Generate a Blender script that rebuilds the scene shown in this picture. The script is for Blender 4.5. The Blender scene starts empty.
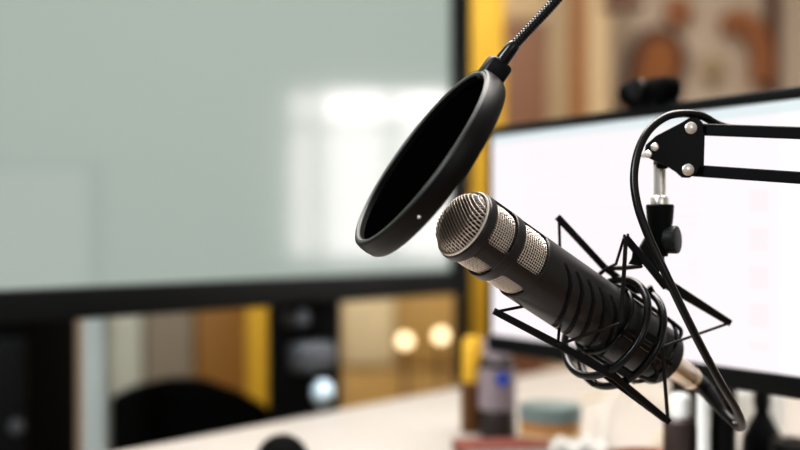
import bpy, math, random
from mathutils import Vector, Matrix
random.seed(7)
PI = math.pi
sc = bpy.context.scene
COL = sc.collection
V = Vector
# ------------------------------------------------------------------ camera
F = 800 * 50 / 36.0            # focal length in pixels
HT = 0.27
HC = 0.75 + HT                # lens height, table top is 0.75
def W(px, py, D):
    return V(((px - 400) * D / F, D, HC - (py - 230) * D / F))
cam = bpy.data.cameras.new('camera'); camo = bpy.data.objects.new('camera', cam); COL.objects.link(camo)
camo.location = (0, 0, HC); camo.rotation_euler = (PI / 2, 0, 0)
cam.lens = 50; cam.sensor_width = 36; cam.shift_y = 5 / 800
cam.clip_start = 0.02; cam.clip_end = 60
cam.dof.use_dof = True; cam.dof.focus_distance = 0.808; cam.dof.aperture_fstop = 2.3
sc.camera = camo
# ------------------------------------------------------------------ materials
def mat(name, col, rough=0.5, metal=0.0, var=0.12, scale=30, bump=0.0, coat=0.0, spec=0.5, sheen=0.0):
    m = bpy.data.materials.new(name); m.use_nodes = True
    nt = m.node_tree; b = nt.nodes['Principled BSDF']
    tc = nt.nodes.new('ShaderNodeTexCoord'); nz = nt.nodes.new('ShaderNodeTexNoise')
    nz.inputs['Scale'].default_value = scale; nz.inputs['Detail'].default_value = 4
    nt.links.new(tc.outputs['Object'], nz.inputs['Vector'])
    mx = nt.nodes.new('ShaderNodeMix'); mx.data_type = 'RGBA'
    mx.inputs[6].default_value = (*[c * (1 - var) for c in col], 1)
    mx.inputs[7].default_value = (*[min(1, c * (1 + var)) for c in col], 1)
    nt.links.new(nz.outputs['Fac'], mx.inputs[0]); nt.links.new(mx.outputs[2], b.inputs['Base Color'])
    b.inputs['Roughness'].default_value = rough; b.inputs['Metallic'].default_value = metal
    b.inputs['Specular IOR Level'].default_value = spec
    b.inputs['Coat Weight'].default_value = coat
    b.inputs['Sheen Weight'].default_value = sheen
    if bump:
        bp = nt.nodes.new('ShaderNodeBump'); bp.inputs['Strength'].default_value = bump; bp.inputs['Distance'].default_value = 0.001
        nt.links.new(nz.outputs['Fac'], bp.inputs['Height']); nt.links.new(bp.outputs['Normal'], b.inputs['Normal'])
    return m
def wood(name, c1, c2, scale=6, rough=0.45, axis=2):
    m = bpy.data.materials.new(name); m.use_nodes = True
    nt = m.node_tree; b = nt.nodes['Principled BSDF']
    tc = nt.nodes.new('ShaderNodeTexCoord'); mp = nt.nodes.new('ShaderNodeMapping')
    s = [scale * 4] * 3; s[axis] = scale * 0.4; mp.inputs['Scale'].default_value = s
    nz = nt.nodes.new('ShaderNodeTexNoise'); nz.inputs['Scale'].default_value = 2; nz.inputs['Detail'].default_value = 6; nz.inputs['Distortion'].default_value = 1.2
    nt.links.new(tc.outputs['Object'], mp.inputs['Vector']); nt.links.new(mp.outputs['Vector'], nz.inputs['Vector'])
    mx = nt.nodes.new('ShaderNodeMix'); mx.data_type = 'RGBA'
    mx.inputs[6].default_value = (*c1, 1); mx.inputs[7].default_value = (*c2, 1)
    nt.links.new(nz.outputs['Fac'], mx.inputs[0]); nt.links.new(mx.outputs[2], b.inputs['Base Color'])
    b.inputs['Roughness'].default_value = rough
    return m
def emit(name, col, strength):
    m = bpy.data.materials.new(name); m.use_nodes = True
    nt = m.node_tree; b = nt.nodes['Principled BSDF']
    b.inputs['Base Color'].default_value = (*col, 1)
    b.inputs['Emission Color'].default_value = (*col, 1); b.inputs['Emission Strength'].default_value = strength
    return m
M = {}
M['mic'] = mat('mic_satin_black', (0.046, 0.043, 0.045), 0.36, 0.3, 0.1, 400, 0.0, spec=0.5)
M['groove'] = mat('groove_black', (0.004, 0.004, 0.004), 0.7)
M['core'] = mat('foam_black', (0.006, 0.005, 0.005), 0.9)
M['wire'] = mat('champagne_wire', (0.92, 0.84, 0.78), 0.33, 0.5, 0.08, 900)
M['rim'] = mat('bright_rim', (1.0, 0.92, 0.88), 0.3, 0.25, 0.05)
M['black_gloss'] = mat('black_gloss_paint', (0.006, 0.006, 0.007), 0.28, 0.0, 0.1)
M['black_satin'] = mat('black_satin_paint', (0.004, 0.0045, 0.0055), 0.42, 0.0, 0.1, spec=0.25)
M['black_rubber'] = mat('black_rubber', (0.006, 0.006, 0.007), 0.32, 0.0, 0.1, 200)
M['cord'] = mat('elastic_black', (0.012, 0.011, 0.011), 0.6, 0.0, 0.3, 900, 0.3)
M['cloth'] = mat('nylon_black', (0.0012, 0.0012, 0.0012), 1.0, 0.0, 0.4, 1500, 0.0, spec=0.0)
M['lip'] = mat('lip_lit_grey', (0.07, 0.075, 0.07), 0.45)  # paler than the hoop: paints the light caught by its lip
M['steel'] = mat('nickel', (0.75, 0.72, 0.68), 0.3, 0.65, 0.05)
M['connector'] = mat('connector_nickel', (0.72, 0.62, 0.52), 0.32, 1.0, 0.06)
M['hoop'] = mat('hoop_black_plastic', (0.009, 0.0085, 0.009), 0.42, 0.0, 0.1, 60, spec=0.3)
M['white_dot'] = mat('white_paint', (0.9, 0.9, 0.9), 0.5)
M['bezel'] = mat('bezel_black', (0.005, 0.006, 0.0065), 0.45, spec=0.25)
M['desk'] = mat('desk_white_laminate', (0.36, 0.335, 0.31), 0.45, 0, 0.04, 8)
M['yellow'] = mat('yellow_paint', (0.56, 0.345, 0.035), 0.5, 0, 0.08, 10)
M['wall'] = mat('wall_beige', (0.58, 0.485, 0.40), 0.9, 0, 0.08, 3, 0.2)
M['wall_l'] = mat('wall_grey_green', (0.50, 0.54, 0.50), 0.9, 0, 0.05, 3, 0.2)
M['ceil'] = mat('ceiling_white', (0.75, 0.75, 0.72), 0.9, 0, 0.03, 3)
M['floor'] = wood('floor_boards', (0.20, 0.12, 0.06), (0.32, 0.2, 0.11), 3, 0.5, 1)
M['door_brown'] = wood('brown_panel', (0.23, 0.115, 0.065), (0.27, 0.14, 0.085), 2)
M['stripe_tan'] = wood('tan_panel', (0.38, 0.28, 0.17), (0.43, 0.33, 0.21), 2)
M['stripe_rust'] = wood('rust_panel', (0.30, 0.13, 0.04), (0.36, 0.17, 0.06), 2)
M['stripe_cream'] = wood('cream_panel', (0.56, 0.42, 0.26), (0.62, 0.48, 0.31), 2)
M['orange_wood'] = wood('orange_wood', (0.27, 0.10, 0.03), (0.33, 0.14, 0.045), 3)
M['rust_wood'] = wood('rust_wood', (0.30, 0.12, 0.05), (0.38, 0.17, 0.08), 3)
M['dark_wood'] = wood('dark_wood', (0.10, 0.045, 0.03), (0.15, 0.07, 0.045), 3)
M['gold_wood'] = wood('gold_wood', (0.36, 0.23, 0.08), (0.44, 0.30, 0.12), 3)
M['brown_wood'] = wood('brown_wood', (0.19, 0.095, 0.02), (0.26, 0.135, 0.03), 3)
M['white_gloss'] = mat('white_gloss', (0.82, 0.83, 0.82), 0.3)
M['grey_cream'] = mat('grey_cream', (0.20, 0.17, 0.13), 0.6)
M['pale_panel'] = mat('pale_panel', (0.36, 0.37, 0.32), 0.6)
M['cream'] = mat('cream', (0.55, 0.46, 0.30), 0.6)
M['black_fabric'] = mat('black_fabric', (0.005, 0.005, 0.005), 0.9, 0, 0.3, 200, 0.3, spec=0.1)
M['grey_plastic'] = mat('grey_plastic', (0.09, 0.10, 0.115), 0.35)
M['pale_blue'] = mat('pale_blue', (0.60, 0.75, 0.85), 0.25)
M['mauve'] = mat('mauve_label', (0.24, 0.20, 0.22), 0.45)
M['blue'] = mat('blue_print', (0.03, 0.07, 0.40), 0.5)
M['bottle_dark'] = mat('bottle_dark', (0.03, 0.022, 0.02), 0.25)
M['amber'] = mat('amber_dark', (0.10, 0.045, 0.012), 0.3)
M['teal'] = mat('teal_grey', (0.17, 0.215, 0.21), 0.4)
M['tin_orange'] = mat('tin_orange', (0.40, 0.21, 0.08), 0.4, 0, 0.2, 20)
M['red'] = mat('red_cover', (0.18, 0.055, 0.04), 0.5)
M['paper'] = mat('paper_white', (0.5, 0.48, 0.45), 0.8)
M['copper'] = mat('copper_orange', (0.30, 0.10, 0.04), 0.35, 0.2)
M['brown_dark'] = mat('brown_black', (0.045, 0.03, 0.027), 0.45)
M['bulb'] = emit('warm_bulb', (1.0, 0.82, 0.55), 2.2)
# ------------------------------------------------------------------ mesh builder
class MB:
    def __init__(s): s.v = []; s.f = []; s.uv = None
    def add(s, vs, fs):
        o = len(s.v); s.v += [V(p) for p in vs]; s.f += [tuple(i + o for i in f) for f in fs]
    def tube(s, pts, r, n=10, closed=False, smooth=0, rf=None, flat=None):
        pts = [V(p) for p in pts]
        if smooth: pts = spline(pts, smooth, closed)
        N = len(pts); vs = []; fs = []
        T = []
        for i in range(N):
            a = pts[(i - 1) % N] if (closed or i > 0) else pts[i]
            b = pts[(i + 1) % N] if (closed or i < N - 1) else pts[i]
            T.append((b - a).normalized())
        up = V((0, 0, 1)) if abs(T[0].z) < 0.9 else V((1, 0, 0))
        u = (up - T[0] * up.dot(T[0])).normalized()
        for i in range(N):
            u = (u - T[i] * u.dot(T[i])).normalized(); w = T[i].cross(u)
            rr = rf(i / (N - 1)) if rf else r
            for k in range(n):
                a = 2 * PI * k / n
                vs.append(pts[i] + u * (math.cos(a) * rr) + w * (math.sin(a) * rr))
        for i in range(N if closed else N - 1):
            j = (i + 1) % N
            for k in range(n):
                l = (k + 1) % n
                fs.append((i * n + k, i * n + l, j * n + l, j * n + k))
        if not closed:
            fs.append(tuple(range(n))[::-1]); fs.append(tuple((N - 1) * n + k for k in range(n)))
        s.add(vs, fs); return s
    def ribbon(s, pts, wdt, thk, side, bev=0.25, smooth=0):
        """flat bar with chamfered corners; side = direction of its width"""
        pts = [V(p) for p in pts]
        if smooth: pts = spline(pts, smooth)
        N = len(pts); vs = []
        for i in range(N):
            a = pts[max(i - 1, 0)]; b = pts[min(i + 1, N - 1)]; t = (b - a).normalized()
            sd = V(side); sd = (sd - t * sd.dot(t)).normalized(); nn = t.cross(sd)
            ww = (wdt[0] + (wdt[1] - wdt[0]) * i / (N - 1)) if isinstance(wdt, tuple) else wdt
            h, k = ww / 2, thk / 2; c = min(h, k) * bev
            for (x, y) in ((-h + c, -k), (h - c, -k), (h, -k + c), (h, k - c), (h - c, k), (-h + c, k), (-h, k - c), (-h, -k + c)):
                vs.append(pts[i] + sd * x + nn * y)
        fs = []
        for i in range(N - 1):
            for k in range(8):
                l = (k + 1) % 8
                fs.append((i * 8 + k, i * 8 + l, i * 8 + 8 + l, i * 8 + 8 + k))
        fs.append(tuple(range(8))[::-1]); fs.append(tuple((N - 1) * 8 + k for k in range(8)))
        s.add(vs, fs); return s
    def lathe(s, prof, o, ax, n=48, cap=True):
        """prof: list of (t, r) along axis ax from point o"""
        o = V(o); ax = V(ax).normalized()
        u = ax.orthogonal().normalized(); w = ax.cross(u)
        vs = []; fs = []
        for (t, r) in prof:
            for k in range(n):
                a = 2 * PI * k / n
                vs.append(o + ax * t + u * (r * math.cos(a)) + w * (r * math.sin(a)))
        for i in range(len(prof) - 1):
            for k in range(n):
                l = (k + 1) % n
                fs.append((i * n + k, i * n + l, i * n + n + l, i * n + n + k))
        if cap:
            fs.append(tuple(range(n))[::-1]); fs.append(tuple((len(prof) - 1) * n + k for k in range(n)))
        s.add(vs, fs); return s
    def box(s, c, sx, sy, sz, R=None, bev=0.0):
        """box centred on c with full sizes along the three columns of R"""
        R = R or Matrix.Identity(3); b = bev; c = V(c)
        hx, hy, hz = sx / 2, sy / 2, sz / 2
        if b <= 0:
            vs = [c + R @ V((x * hx, y * hy, z * hz)) for x in (-1, 1) for y in (-1, 1) for z in (-1, 1)]
            fs = [(0, 1, 3, 2), (4, 6, 7, 5), (0, 4, 5, 1), (2, 3, 7, 6), (0, 2, 6, 4), (1, 5, 7, 3)]
            s.add(vs, fs); return s
        import bmesh
        bm = bmesh.new(); bmesh.ops.create_cube(bm, size=1.0)
        for v in bm.verts: v.co = V((v.co.x * sx, v.co.y * sy, v.co.z * sz))
        bmesh.ops.bevel(bm, geom=list(bm.edges), offset=b, segments=3, affect='EDGES', profile=0.5)
        bm.verts.ensure_lookup_table()
        vs = [c + R @ v.co for v in bm.verts]; fs = [tuple(v.index for v in f.verts) for f in bm.faces]
        bm.free(); s.add(vs, fs); return s
    def prism(s, poly, nrm, thk):
        """closed polygon (3D points, one plane) thickened both ways along nrm"""
        n = V(nrm).normalized() * (thk / 2); N = len(poly)
        vs = [V(p) - n for p in poly] + [V(p) + n for p in poly]
        fs = [tuple(range(N))[::-1], tuple(range(N, 2 * N))]
        for i in range(N):
            j = (i + 1) % N; fs.append((i, j, N + j, N + i))
        s.add(vs, fs); return s
    def ball(s, c, r, sc3=(1, 1, 1), nu=24, nv=14):
        c = V(c); vs = []; fs = []
        for i in range(1, nv):
            th = PI * i / nv
            for k in range(nu):
                a = 2 * PI * k / nu
                vs.append(c + V((r * sc3[0] * math.sin(th) * math.cos(a), r * sc3[1] * math.sin(th) * math.sin(a), r * sc3[2] * math.cos(th))))
        for i in range(nv - 2):
            for k in range(nu):
                l = (k + 1) % nu; fs.append((i * nu + k, i * nu + nu + k, i * nu + nu + l, i * nu + l))
        a = len(vs); vs.append(c + V((0, 0, r * sc3[2]))); vs.append(c - V((0, 0, r * sc3[2])))
        for k in range(nu):
            l = (k + 1) % nu; fs.append((a, k, l)); fs.append((a + 1, (nv - 2) * nu + l, (nv - 2) * nu + k))
        s.add(vs, fs); return s
    def build(s, name, m, parent=None, smooth=True, base=None, ang=35):
        """link as ONE mesh object; vertices are in world space, the origin goes to the parent's or to base"""
        me = bpy.data.meshes.new(name)
        org = V((0, 0, 0))
        if parent is not None: org = V(parent['o']) 
        elif base is not None: org = V(base)
        me.from_pydata([tuple(p - org) for p in s.v], [], s.f); me.update()
        import bmesh
        bm = bmesh.new(); bm.from_mesh(me); bmesh.ops.recalc_face_normals(bm, faces=bm.faces[:]); bm.to_mesh(me); bm.free()
        ob = bpy.data.objects.new(name, me); COL.objects.link(ob)
        for mm in (m if isinstance(m, list) else [m]): me.materials.append(mm)
        if smooth:
            for p in me.polygons: p.use_smooth = True
            me.set_sharp_from_angle(angle=math.radians(ang))
        if parent is not None:
            ob.parent = parent; ob['o'] = tuple(org)
        else:
            ob.location = org; ob['o'] = tuple(org)
        OBS.append(ob)
        return ob
OBS = []
def spline(p, n, closed=False):
    out = []; N = len(p)
    rng = range(N) if closed else range(N - 1)
    for i in rng:
        p1, p2 = p[i], p[(i + 1) % N]
        p0 = p[(i - 1) % N] if closed or i > 0 else p1 * 2 - p2
        p3 = p[(i + 2) % N] if closed or i < N - 2 else p2 * 2 - p1
        for k in range(n):
            t = k / n
            out.append(0.5 * ((2 * p1) + (p2 - p0) * t + (2 * p0 - 5 * p1 + 4 * p2 - p3) * t * t + (3 * p1 - p0 - 3 * p2 + p3) * t ** 3))
    if not closed: out.append(p[-1])
    return out
def tag(o, label, cat, group=None):
    o['label'] = label; o['category'] = cat
    if group: o['group'] = group
    return o
def thing(name, base, label, cat, group=None):
    o = bpy.data.objects.new(name, None); COL.objects.link(o); o.location = base; o['o'] = tuple(base)
    o.empty_display_size = 0.02; OBS.append(o)
    return tag(o, label, cat, group)
def struct(o): o['kind'] = 'structure'; return o
def lab(o, l): o['label'] = l; return o
def rotz(e):          # frame whose x column is the horizontal direction e
    x = V((e[0], e[1], 0)).normalized(); z = V((0, 0, 1)); y = z.cross(x)
    return Matrix((x, y, z)).transposed()

# ================================================================== the room
XR, XL, YB, YF, ZT = 2.5, -2.6, 4.6, -2.0, 2.7
def slab(name, c, sx, sy, sz, m): return struct(MB().box(c, sx, sy, sz).build(name, m, smooth=False, base=c))
slab('floor', V(((XR + XL) / 2, (YB + YF) / 2, -0.05)), XR - XL + 0.2, YB - YF + 0.2, 0.1, M['floor'])
slab('ceiling', V(((XR + XL) / 2, (YB + YF) / 2, ZT + 0.05)), XR - XL + 0.2, YB - YF + 0.2, 0.1, M['ceil'])
slab('wall_back', V(((XR + XL) / 2, YB + 0.05, ZT / 2)), XR - XL + 0.2, 0.1, ZT, M['wall'])
slab('wall_left', V((XL - 0.05, (YB + YF) / 2, ZT / 2)), 0.1, YB - YF, ZT, M['wall_l'])
# right wall with a window opening (what the big screen mirrors)
WY0, WY1, WZ0, WZ1 = 1.74, 2.46, 0.88, 1.60
mb = MB(); xw = XR + 0.05
mb.box((xw, (YF + WY0) / 2, ZT / 2), 0.1, WY0 - YF, ZT)
mb.box((xw, (YB + WY1) / 2, ZT / 2), 0.1, YB - WY1, ZT)
mb.box((xw, (WY0 + WY1) / 2, WZ0 / 2), 0.1, WY1 - WY0, WZ0)
mb.box((xw, (WY0 + WY1) / 2, (WZ1 + ZT) / 2), 0.1, WY1 - WY0, ZT - WZ1)
struct(mb.build('wall_right', M['wall_l'], smooth=False))
wn = thing('window_1', (XR, (WY0 + WY1) / 2, WZ0), 'x', 'x'); del wn['label']; del wn['category']; struct(wn)
mb = MB(); YM = 1.875; ZS = 1.44
for y, w in ((WY0 + 0.015, 0.03), (YM, 0.05), ((YM + WY1) / 2, 0.045), (WY1 - 0.02, 0.04)): mb.box((XR + 0.03, y, (WZ0 + WZ1) / 2), 0.05, w, WZ1 - WZ0)
for z in (WZ0 + 0.02, ZS, WZ1 - 0.01): mb.box((XR + 0.03, (WY0 + WY1) / 2, z), 0.05, WY1 - WY0, 0.03)
mb.build('window_frame', M['white_gloss'], wn, smooth=False)
def pane(y0, y1, z0, z1, st): MB().box((XR + 0.07, (y0 + y1) / 2, (z0 + z1) / 2), 0.01, y1 - y0, z1 - z0).build('pane', emit('bright_daylight', (1.0, 0.92, 0.93), st), wn, smooth=False)
pane(YM, WY1, ZS, WZ1, 9.0); pane(YM, WY1, WZ0, ZS, 5.2); pane(WY0, YM, WZ0, WZ1, 4.0)

# ================================================================== desk
DZ = 0.75
eL = W(120, 450, HT * F / 220); e1_, e2_ = W(120, 450, HT * F / 220), W(468, 385, HT * F / 155)
ed = (e2_ - e1_); ed.z = 0; ed.normalize()
nd = V((ed.y, -ed.x, 0))                        # into the desk, toward the camera's right
A = e1_ - ed * 0.45; B = e2_ + ed * 0.75
A.z = B.z = DZ - 0.0125
desk = thing('desk', ((A + B) / 2 + nd * 0.4).xy.to_3d(), 'white laminate desk top running diagonally under the microphone and the clutter', 'desk')
R = Matrix((ed, nd, V((0, 0, 1)))).transposed()
c = (A + B) / 2 + nd * 0.42
MB().box(c, (B - A).length, 0.84, 0.025, R, 0.004).build('desk_top', M['desk'], desk)
for sa in (-1, 1):
    for sb in (-1, 1):
        p = c + ed * (sa * ((B - A).length / 2 - 0.06)) + nd * (sb * 0.36)
        MB().box((p.x, p.y, 0.3625), 0.05, 0.05, 0.725, R, 0.003).build('leg', M['white_gloss'], desk)

# ================================================================== big screen at the left
te = V((0.671, 0.742, 0)); te.normalize(); tn = V((te.y, -te.x, 0))    # tn faces the camera side
TR = Matrix((te, V((-tn.x, -tn.y, 0)), V((0, 0, 1)))).transposed()
tright = W(468, 230, 2.1); tw, bz = 1.02, 0.036
zs0, zs1 = HC - 0.0756, HC + 0.56
def TV(s, z, d=0.0):      # s from the right end leftwards, d forward of the glass
    p = tright - te * s + tn * d; return V((p.x, p.y, z))
tv = thing('screen', W(305, 230, 1.88).xy.to_3d(), 'large pale grey glossy screen with thick black bezel on a floor stand', 'screen')
MB().box((TV(tw / 2, (zs0 - 0.043 + zs1 + bz) / 2, -0.03)), tw, 0.05, zs1 + bz - zs0 + 0.043, TR, 0.006).build('back_shell', M['bezel'], tv)
mb = MB(); hh = zs1 + bz - (zs0 - 0.043); zc = (zs1 + bz + zs0 - 0.043) / 2
mb.box(TV(0.028, zc, 0.0005), 0.056, 0.016, hh, TR, 0.003); mb.box(TV(tw - bz / 2, zc, 0.0), bz, 0.016, hh, TR, 0.003)
mb.box(TV(tw / 2, zs1 + bz / 2, 0.0), tw, 0.016, bz, TR, 0.003); mb.box(TV(tw / 2, zs0 - 0.0215, 0.0), tw, 0.016, 0.043, TR, 0.003)
lab(mb.build('bezel', M['bezel'], tv), 'black bezel')
gm = bpy.data.materials.new('pale_glossy_screen'); gm.use_nodes = True
nt = gm.node_tree; b = nt.nodes['Principled BSDF']
nz = nt.nodes.new('ShaderNodeTexNoise'); nz.inputs['Scale'].default_value = 1.5
tc = nt.nodes.new('ShaderNodeTexCoord'); nt.links.new(tc.outputs['Object'], nz.inputs['Vector'])
mx = nt.nodes.new('ShaderNodeMix'); mx.data_type = 'RGBA'
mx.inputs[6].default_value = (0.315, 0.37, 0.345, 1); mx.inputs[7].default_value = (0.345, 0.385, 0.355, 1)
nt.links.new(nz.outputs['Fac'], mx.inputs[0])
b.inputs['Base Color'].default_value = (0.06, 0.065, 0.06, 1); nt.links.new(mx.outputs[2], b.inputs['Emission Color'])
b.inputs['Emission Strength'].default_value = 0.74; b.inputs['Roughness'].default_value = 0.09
b.inputs['IOR'].default_value = 1.6
MB().box(TV(tw / 2, (zs0 + zs1) / 2, -0.002), tw - 2 * bz + 0.004, 0.012, zs1 - zs0 + 0.004, TR).build('panel', gm, tv, smooth=False)
cb = W(305, 230, 1.88)
MB().box((cb.x, cb.y, 0.55), 0.118, 0.06, 1.02, rotz((1, 0)), 0.008).build('column', M['black_satin'], tv)
MB().box((cb.x, cb.y, 0.02), 0.24, 0.22, 0.04, TR, 0.01).build('base', M['black_satin'], tv)
MB().box(W(312, 357, 1.80), 0.075, 0.05, 0.05, TR, 0.012).build('clamp', M['grey_plastic'], tv)
MB().box(W(295, 318, 1.80), 0.03, 0.05, 0.03, TR, 0.01).build('clamp', M['grey_plastic'], tv)
lab(MB().ball(W(323, 393, 1.79), 0.019, (1, 1, 1.15)).build('cap', M['pale_blue'], tv), 'pale blue rounded spot low on the column')  # small ball for a pale blue spot, not a known part

# ================================================================== lit monitor at the right
ml, mr = W(493, 230, 1.4), W(800, 230, 1.0)
me_ = (mr - ml); me_.z = 0; me_.normalize(); mn = V((me_.y, -me_.x, 0))
if mn.y > 0: mn = -mn
MR = Matrix((me_, -mn, V((0, 0, 1)))).transposed()
mz0, mz1, mw = HC - 0.1318, HC + 0.1180, 0.56
def MN(s, z, d=0.0): p = ml + me_ * s + mn * d; return V((p.x, p.y, z))
mo = thing('monitor', MN(0.262, DZ, -0.095), 'slim black computer monitor with a bright white page, behind the microphone', 'monitor')
MB().box(MN(mw / 2, (mz0 - 0.02 + mz1 + 0.011) / 2, -0.016), mw + 0.012, 0.03, mz1 - mz0 + 0.031, MR, 0.005).build('housing', M['bezel'], mo)
mb = MB(); zc = (mz1 + mz0) / 2 - 0.0045; hh = mz1 - mz0 + 0.031
mb.box(MN(-0.003, zc, 0.001), 0.006, 0.008, hh, MR, 0.0015); mb.box(MN(mw + 0.003, zc, 0.001), 0.006, 0.008, hh, MR, 0.0015)
mb.box(MN(mw / 2, mz1 + 0.0055, 0.001), mw + 0.012, 0.008, 0.011, MR, 0.0015); mb.box(MN(mw / 2, mz0 - 0.01, 0.001), mw + 0.012, 0.008, 0.02, MR, 0.0015)
lab(mb.build('bezel', M['bezel'], mo), 'black bezel')
# the page on the screen: UV driven
sm = bpy.data.materials.new('white_page'); sm.use_nodes = True; nt = sm.node_tree; L = nt.links.new
nt.nodes.remove(nt.nodes['Principled BSDF']); out = nt.nodes['Material Output']
em = nt.nodes.new('ShaderNodeEmission'); L(em.outputs[0], out.inputs[0])
uv = nt.nodes.new('ShaderNodeUVMap'); uv.uv_map = 'UVMap'; sp = nt.nodes.new('ShaderNodeSeparateXYZ'); L(uv.outputs[0], sp.inputs[0])
def math_(op, a, bb):
    n = nt.nodes.new('ShaderNodeMath'); n.operation = op
    for i, x in enumerate((a, bb)):
        if isinstance(x, (int, float)): n.inputs[i].default_value = x
        else: L(x, n.inputs[i])
    return n.outputs[0]
def band(sock, a, bb): return math_('MULTIPLY', math_('GREATER_THAN', sock, a), math_('LESS_THAN', sock, bb))
def mixc(fac, c1, c2):
    n = nt.nodes.new('ShaderNodeMix'); n.data_type = 'RGBA'
    L(fac, n.inputs[0])
    for i, x in ((6, c1), (7, c2)):
        if isinstance(x, tuple): n.inputs[i].default_value = (*x, 1)
        else: L(x, n.inputs[i])
    return n.outputs[2]
u_, v_ = sp.outputs[0], sp.outputs[1]
rows = math_('LESS_THAN', math_('FRACT', math_('MULTIPLY', v_, 26), 0), 0.4)
brk = nt.nodes.new('ShaderNodeTexBrick'); L(uv.outputs[0], brk.inputs['Vector']); brk.inputs['Scale'].default_value = 6
brk.inputs['Color1'].default_value = (0, 0, 0, 1); brk.inputs['Color2'].default_value = (1, 1, 1, 1); brk.inputs['Row Height'].default_value = 0.12; brk.inputs['Brick Width'].default_value = 0.9; brk.inputs['Mortar Size'].default_value = 0.0
txt = math_('MULTIPLY', rows, band(u_, 0.12, 0.62))
txt = math_('MULTIPLY', txt, math_('MULTIPLY', brk.outputs['Color'], 0.12))
col = mixc(txt, (0.97, 0.905, 0.925), (0.70, 0.55, 0.58))
side = math_('MULTIPLY', band(u_, 0.735, 0.775), band(math_('FRACT', math_('MULTIPLY', v_, 7.0), 0), 0.15, 0.75))
side = math_('MULTIPLY', side, band(v_, 0.08, 0.72))
col = mixc(math_('MULTIPLY', side, 0.35), col, (0.95, 0.80, 0.82))
col = mixc(math_('MULTIPLY', band(u_, 0.80, 2), 1.0), col, (0.99, 0.955, 0.965))
col = mixc(math_('MULTIPLY', band(v_, 0.955, 2), 0.65), col, (0.68, 0.82, 0.84))
L(col, em.inputs['Color']); em.inputs['Strength'].default_value = 0.75
scr = MB().box(MN(mw / 2, (mz0 + mz1) / 2, 0.0), mw, 0.004, mz1 - mz0, MR).build('display', sm, mo, smooth=False)
ul = scr.data.uv_layers.new(name='UVMap')
for lp in scr.data.loops:
    p = scr.data.vertices[lp.vertex_index].co + V(scr['o']); q = p - MN(0, mz0)
    ul.data[lp.index].uv = (q.dot(me_) / mw, q.z / (mz1 - mz0))
lab(scr, 'glowing white page with faint pink rows')
p = MN(0.262, 0, -0.095)
MB().box((p.x, p.y, DZ + 0.10), 0.075, 0.03, 0.2, MR, 0.006).build('stand_neck', M['brown_dark'], mo)
MB().box((p.x, p.y, DZ + 0.007), 0.18, 0.10, 0.014, MR, 0.005).build('stand_base', M['brown_dark'], mo)
# webcam on its top edge
wc = W(648, 100, 1.165); ws = (wc - ml).dot(me_); zt = mz1 + 0.011
wb = thing('webcam', MN(ws, zt, -0.01), 'black webcam perched on the top edge of the lit monitor', 'webcam')
MB().box(MN(ws, zt + 0.017, -0.002), 0.074, 0.03, 0.024, MR, 0.010).build('body', M['black_fabric'], wb)
MB().lathe([(0, 0.011), (0.006, 0.011), (0.007, 0.008)], MN(ws, zt + 0.017, 0.012), mn, 24).build('lens', M['black_gloss'], wb)
MB().box(MN(ws, zt + 0.005, -0.012), 0.036, 0.034, 0.010, MR, 0.003).build('foot', M['black_satin'], wb)
MB().box(MN(ws - 0.026, zt + 0.010, -0.012), 0.016, 0.02, 0.018, MR, 0.004).build('foot', M['black_satin'], wb)

# ================================================================== the microphone
P0 = W(463.5, 224, 0.79); P1 = W(681, 371.5, 0.905)
AX = (P1 - P0).normalized(); E1 = V((0, -1, 0)); E1 = (E1 - AX * E1.dot(AX)).normalized(); E2 = AX.cross(E1)
if E2.z < 0: E2 = -E2
def tpx(px):          # distance along the axis at which it projects to column px
    k = (px - 400) / F; return (k * P0.y - P0.x) / (AX.x - k * AX.y)
def MP(t, r, deg): a = math.radians(deg); return P0 + AX * t + (E1 * math.cos(a) + E2 * math.sin(a)) * r
RB = 0.0262
mic = thing('microphone', MP(0.215, 0, 0), 'black broadcast microphone with silver wire grille head in the shock mount', 'microphone')
t_w1 = tpx(471.5); t_r0, t_r1 = tpx(491.5), tpx(499.5); t_b = tpx(523); t_end = tpx(662)
RIBS = (-20, 100, 220)
def grid(name, t0, t1, nt_, nphi, rad, keep, m, solid=0.0, d0=0, d1=360, parent=mic):
    mb = MB(); vs = []; idx = {}
    full = (d1 - d0) >= 360
    npc = nphi if full else nphi + 1
    for i in range(nt_ + 1):
        t = t0 + (t1 - t0) * i / nt_
        for k in range(npc):
            d = d0 + (d1 - d0) * k / nphi; vs.append(MP(t, rad(t, d), d))
    fs = []
    for i in range(nt_):
        for k in range(nphi):
            l = (k + 1) % npc if full else k + 1
            t = t0 + (t1 - t0) * (i + .5) / nt_; d = d0 + (d1 - d0) * (k + .5) / nphi
            if keep is None or keep(t, d): fs.append((i * npc + k, i * npc + l, i * npc + npc + l, i * npc + npc + k))
    mb.add(vs, fs); ob = mb.build(name, m, parent, ang=50)
    if solid:
        md = ob.modifiers.new('s', 'SOLIDIFY'); md.thickness = solid; md.offset = -1
    return ob
def rib_dist(d): return min(abs((d - r + 180) % 360 - 180) for r in RIBS)
def keep_cage(t, d):
    hw = 15.0
    for (a, bb) in ((t_w1, t_r0), (t_r1, t_b)):
        if a < t < bb:
            q = math.radians(rib_dist(d) - hw) * RB       # distance inside the window from the rib edge
            if q < 0: return True
            e = min(t - a, bb - t); rc = 0.0035
            if q < rc and e < rc: return (rc - q) ** 2 + (rc - e) ** 2 > rc * rc
            return False
    return True
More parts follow.
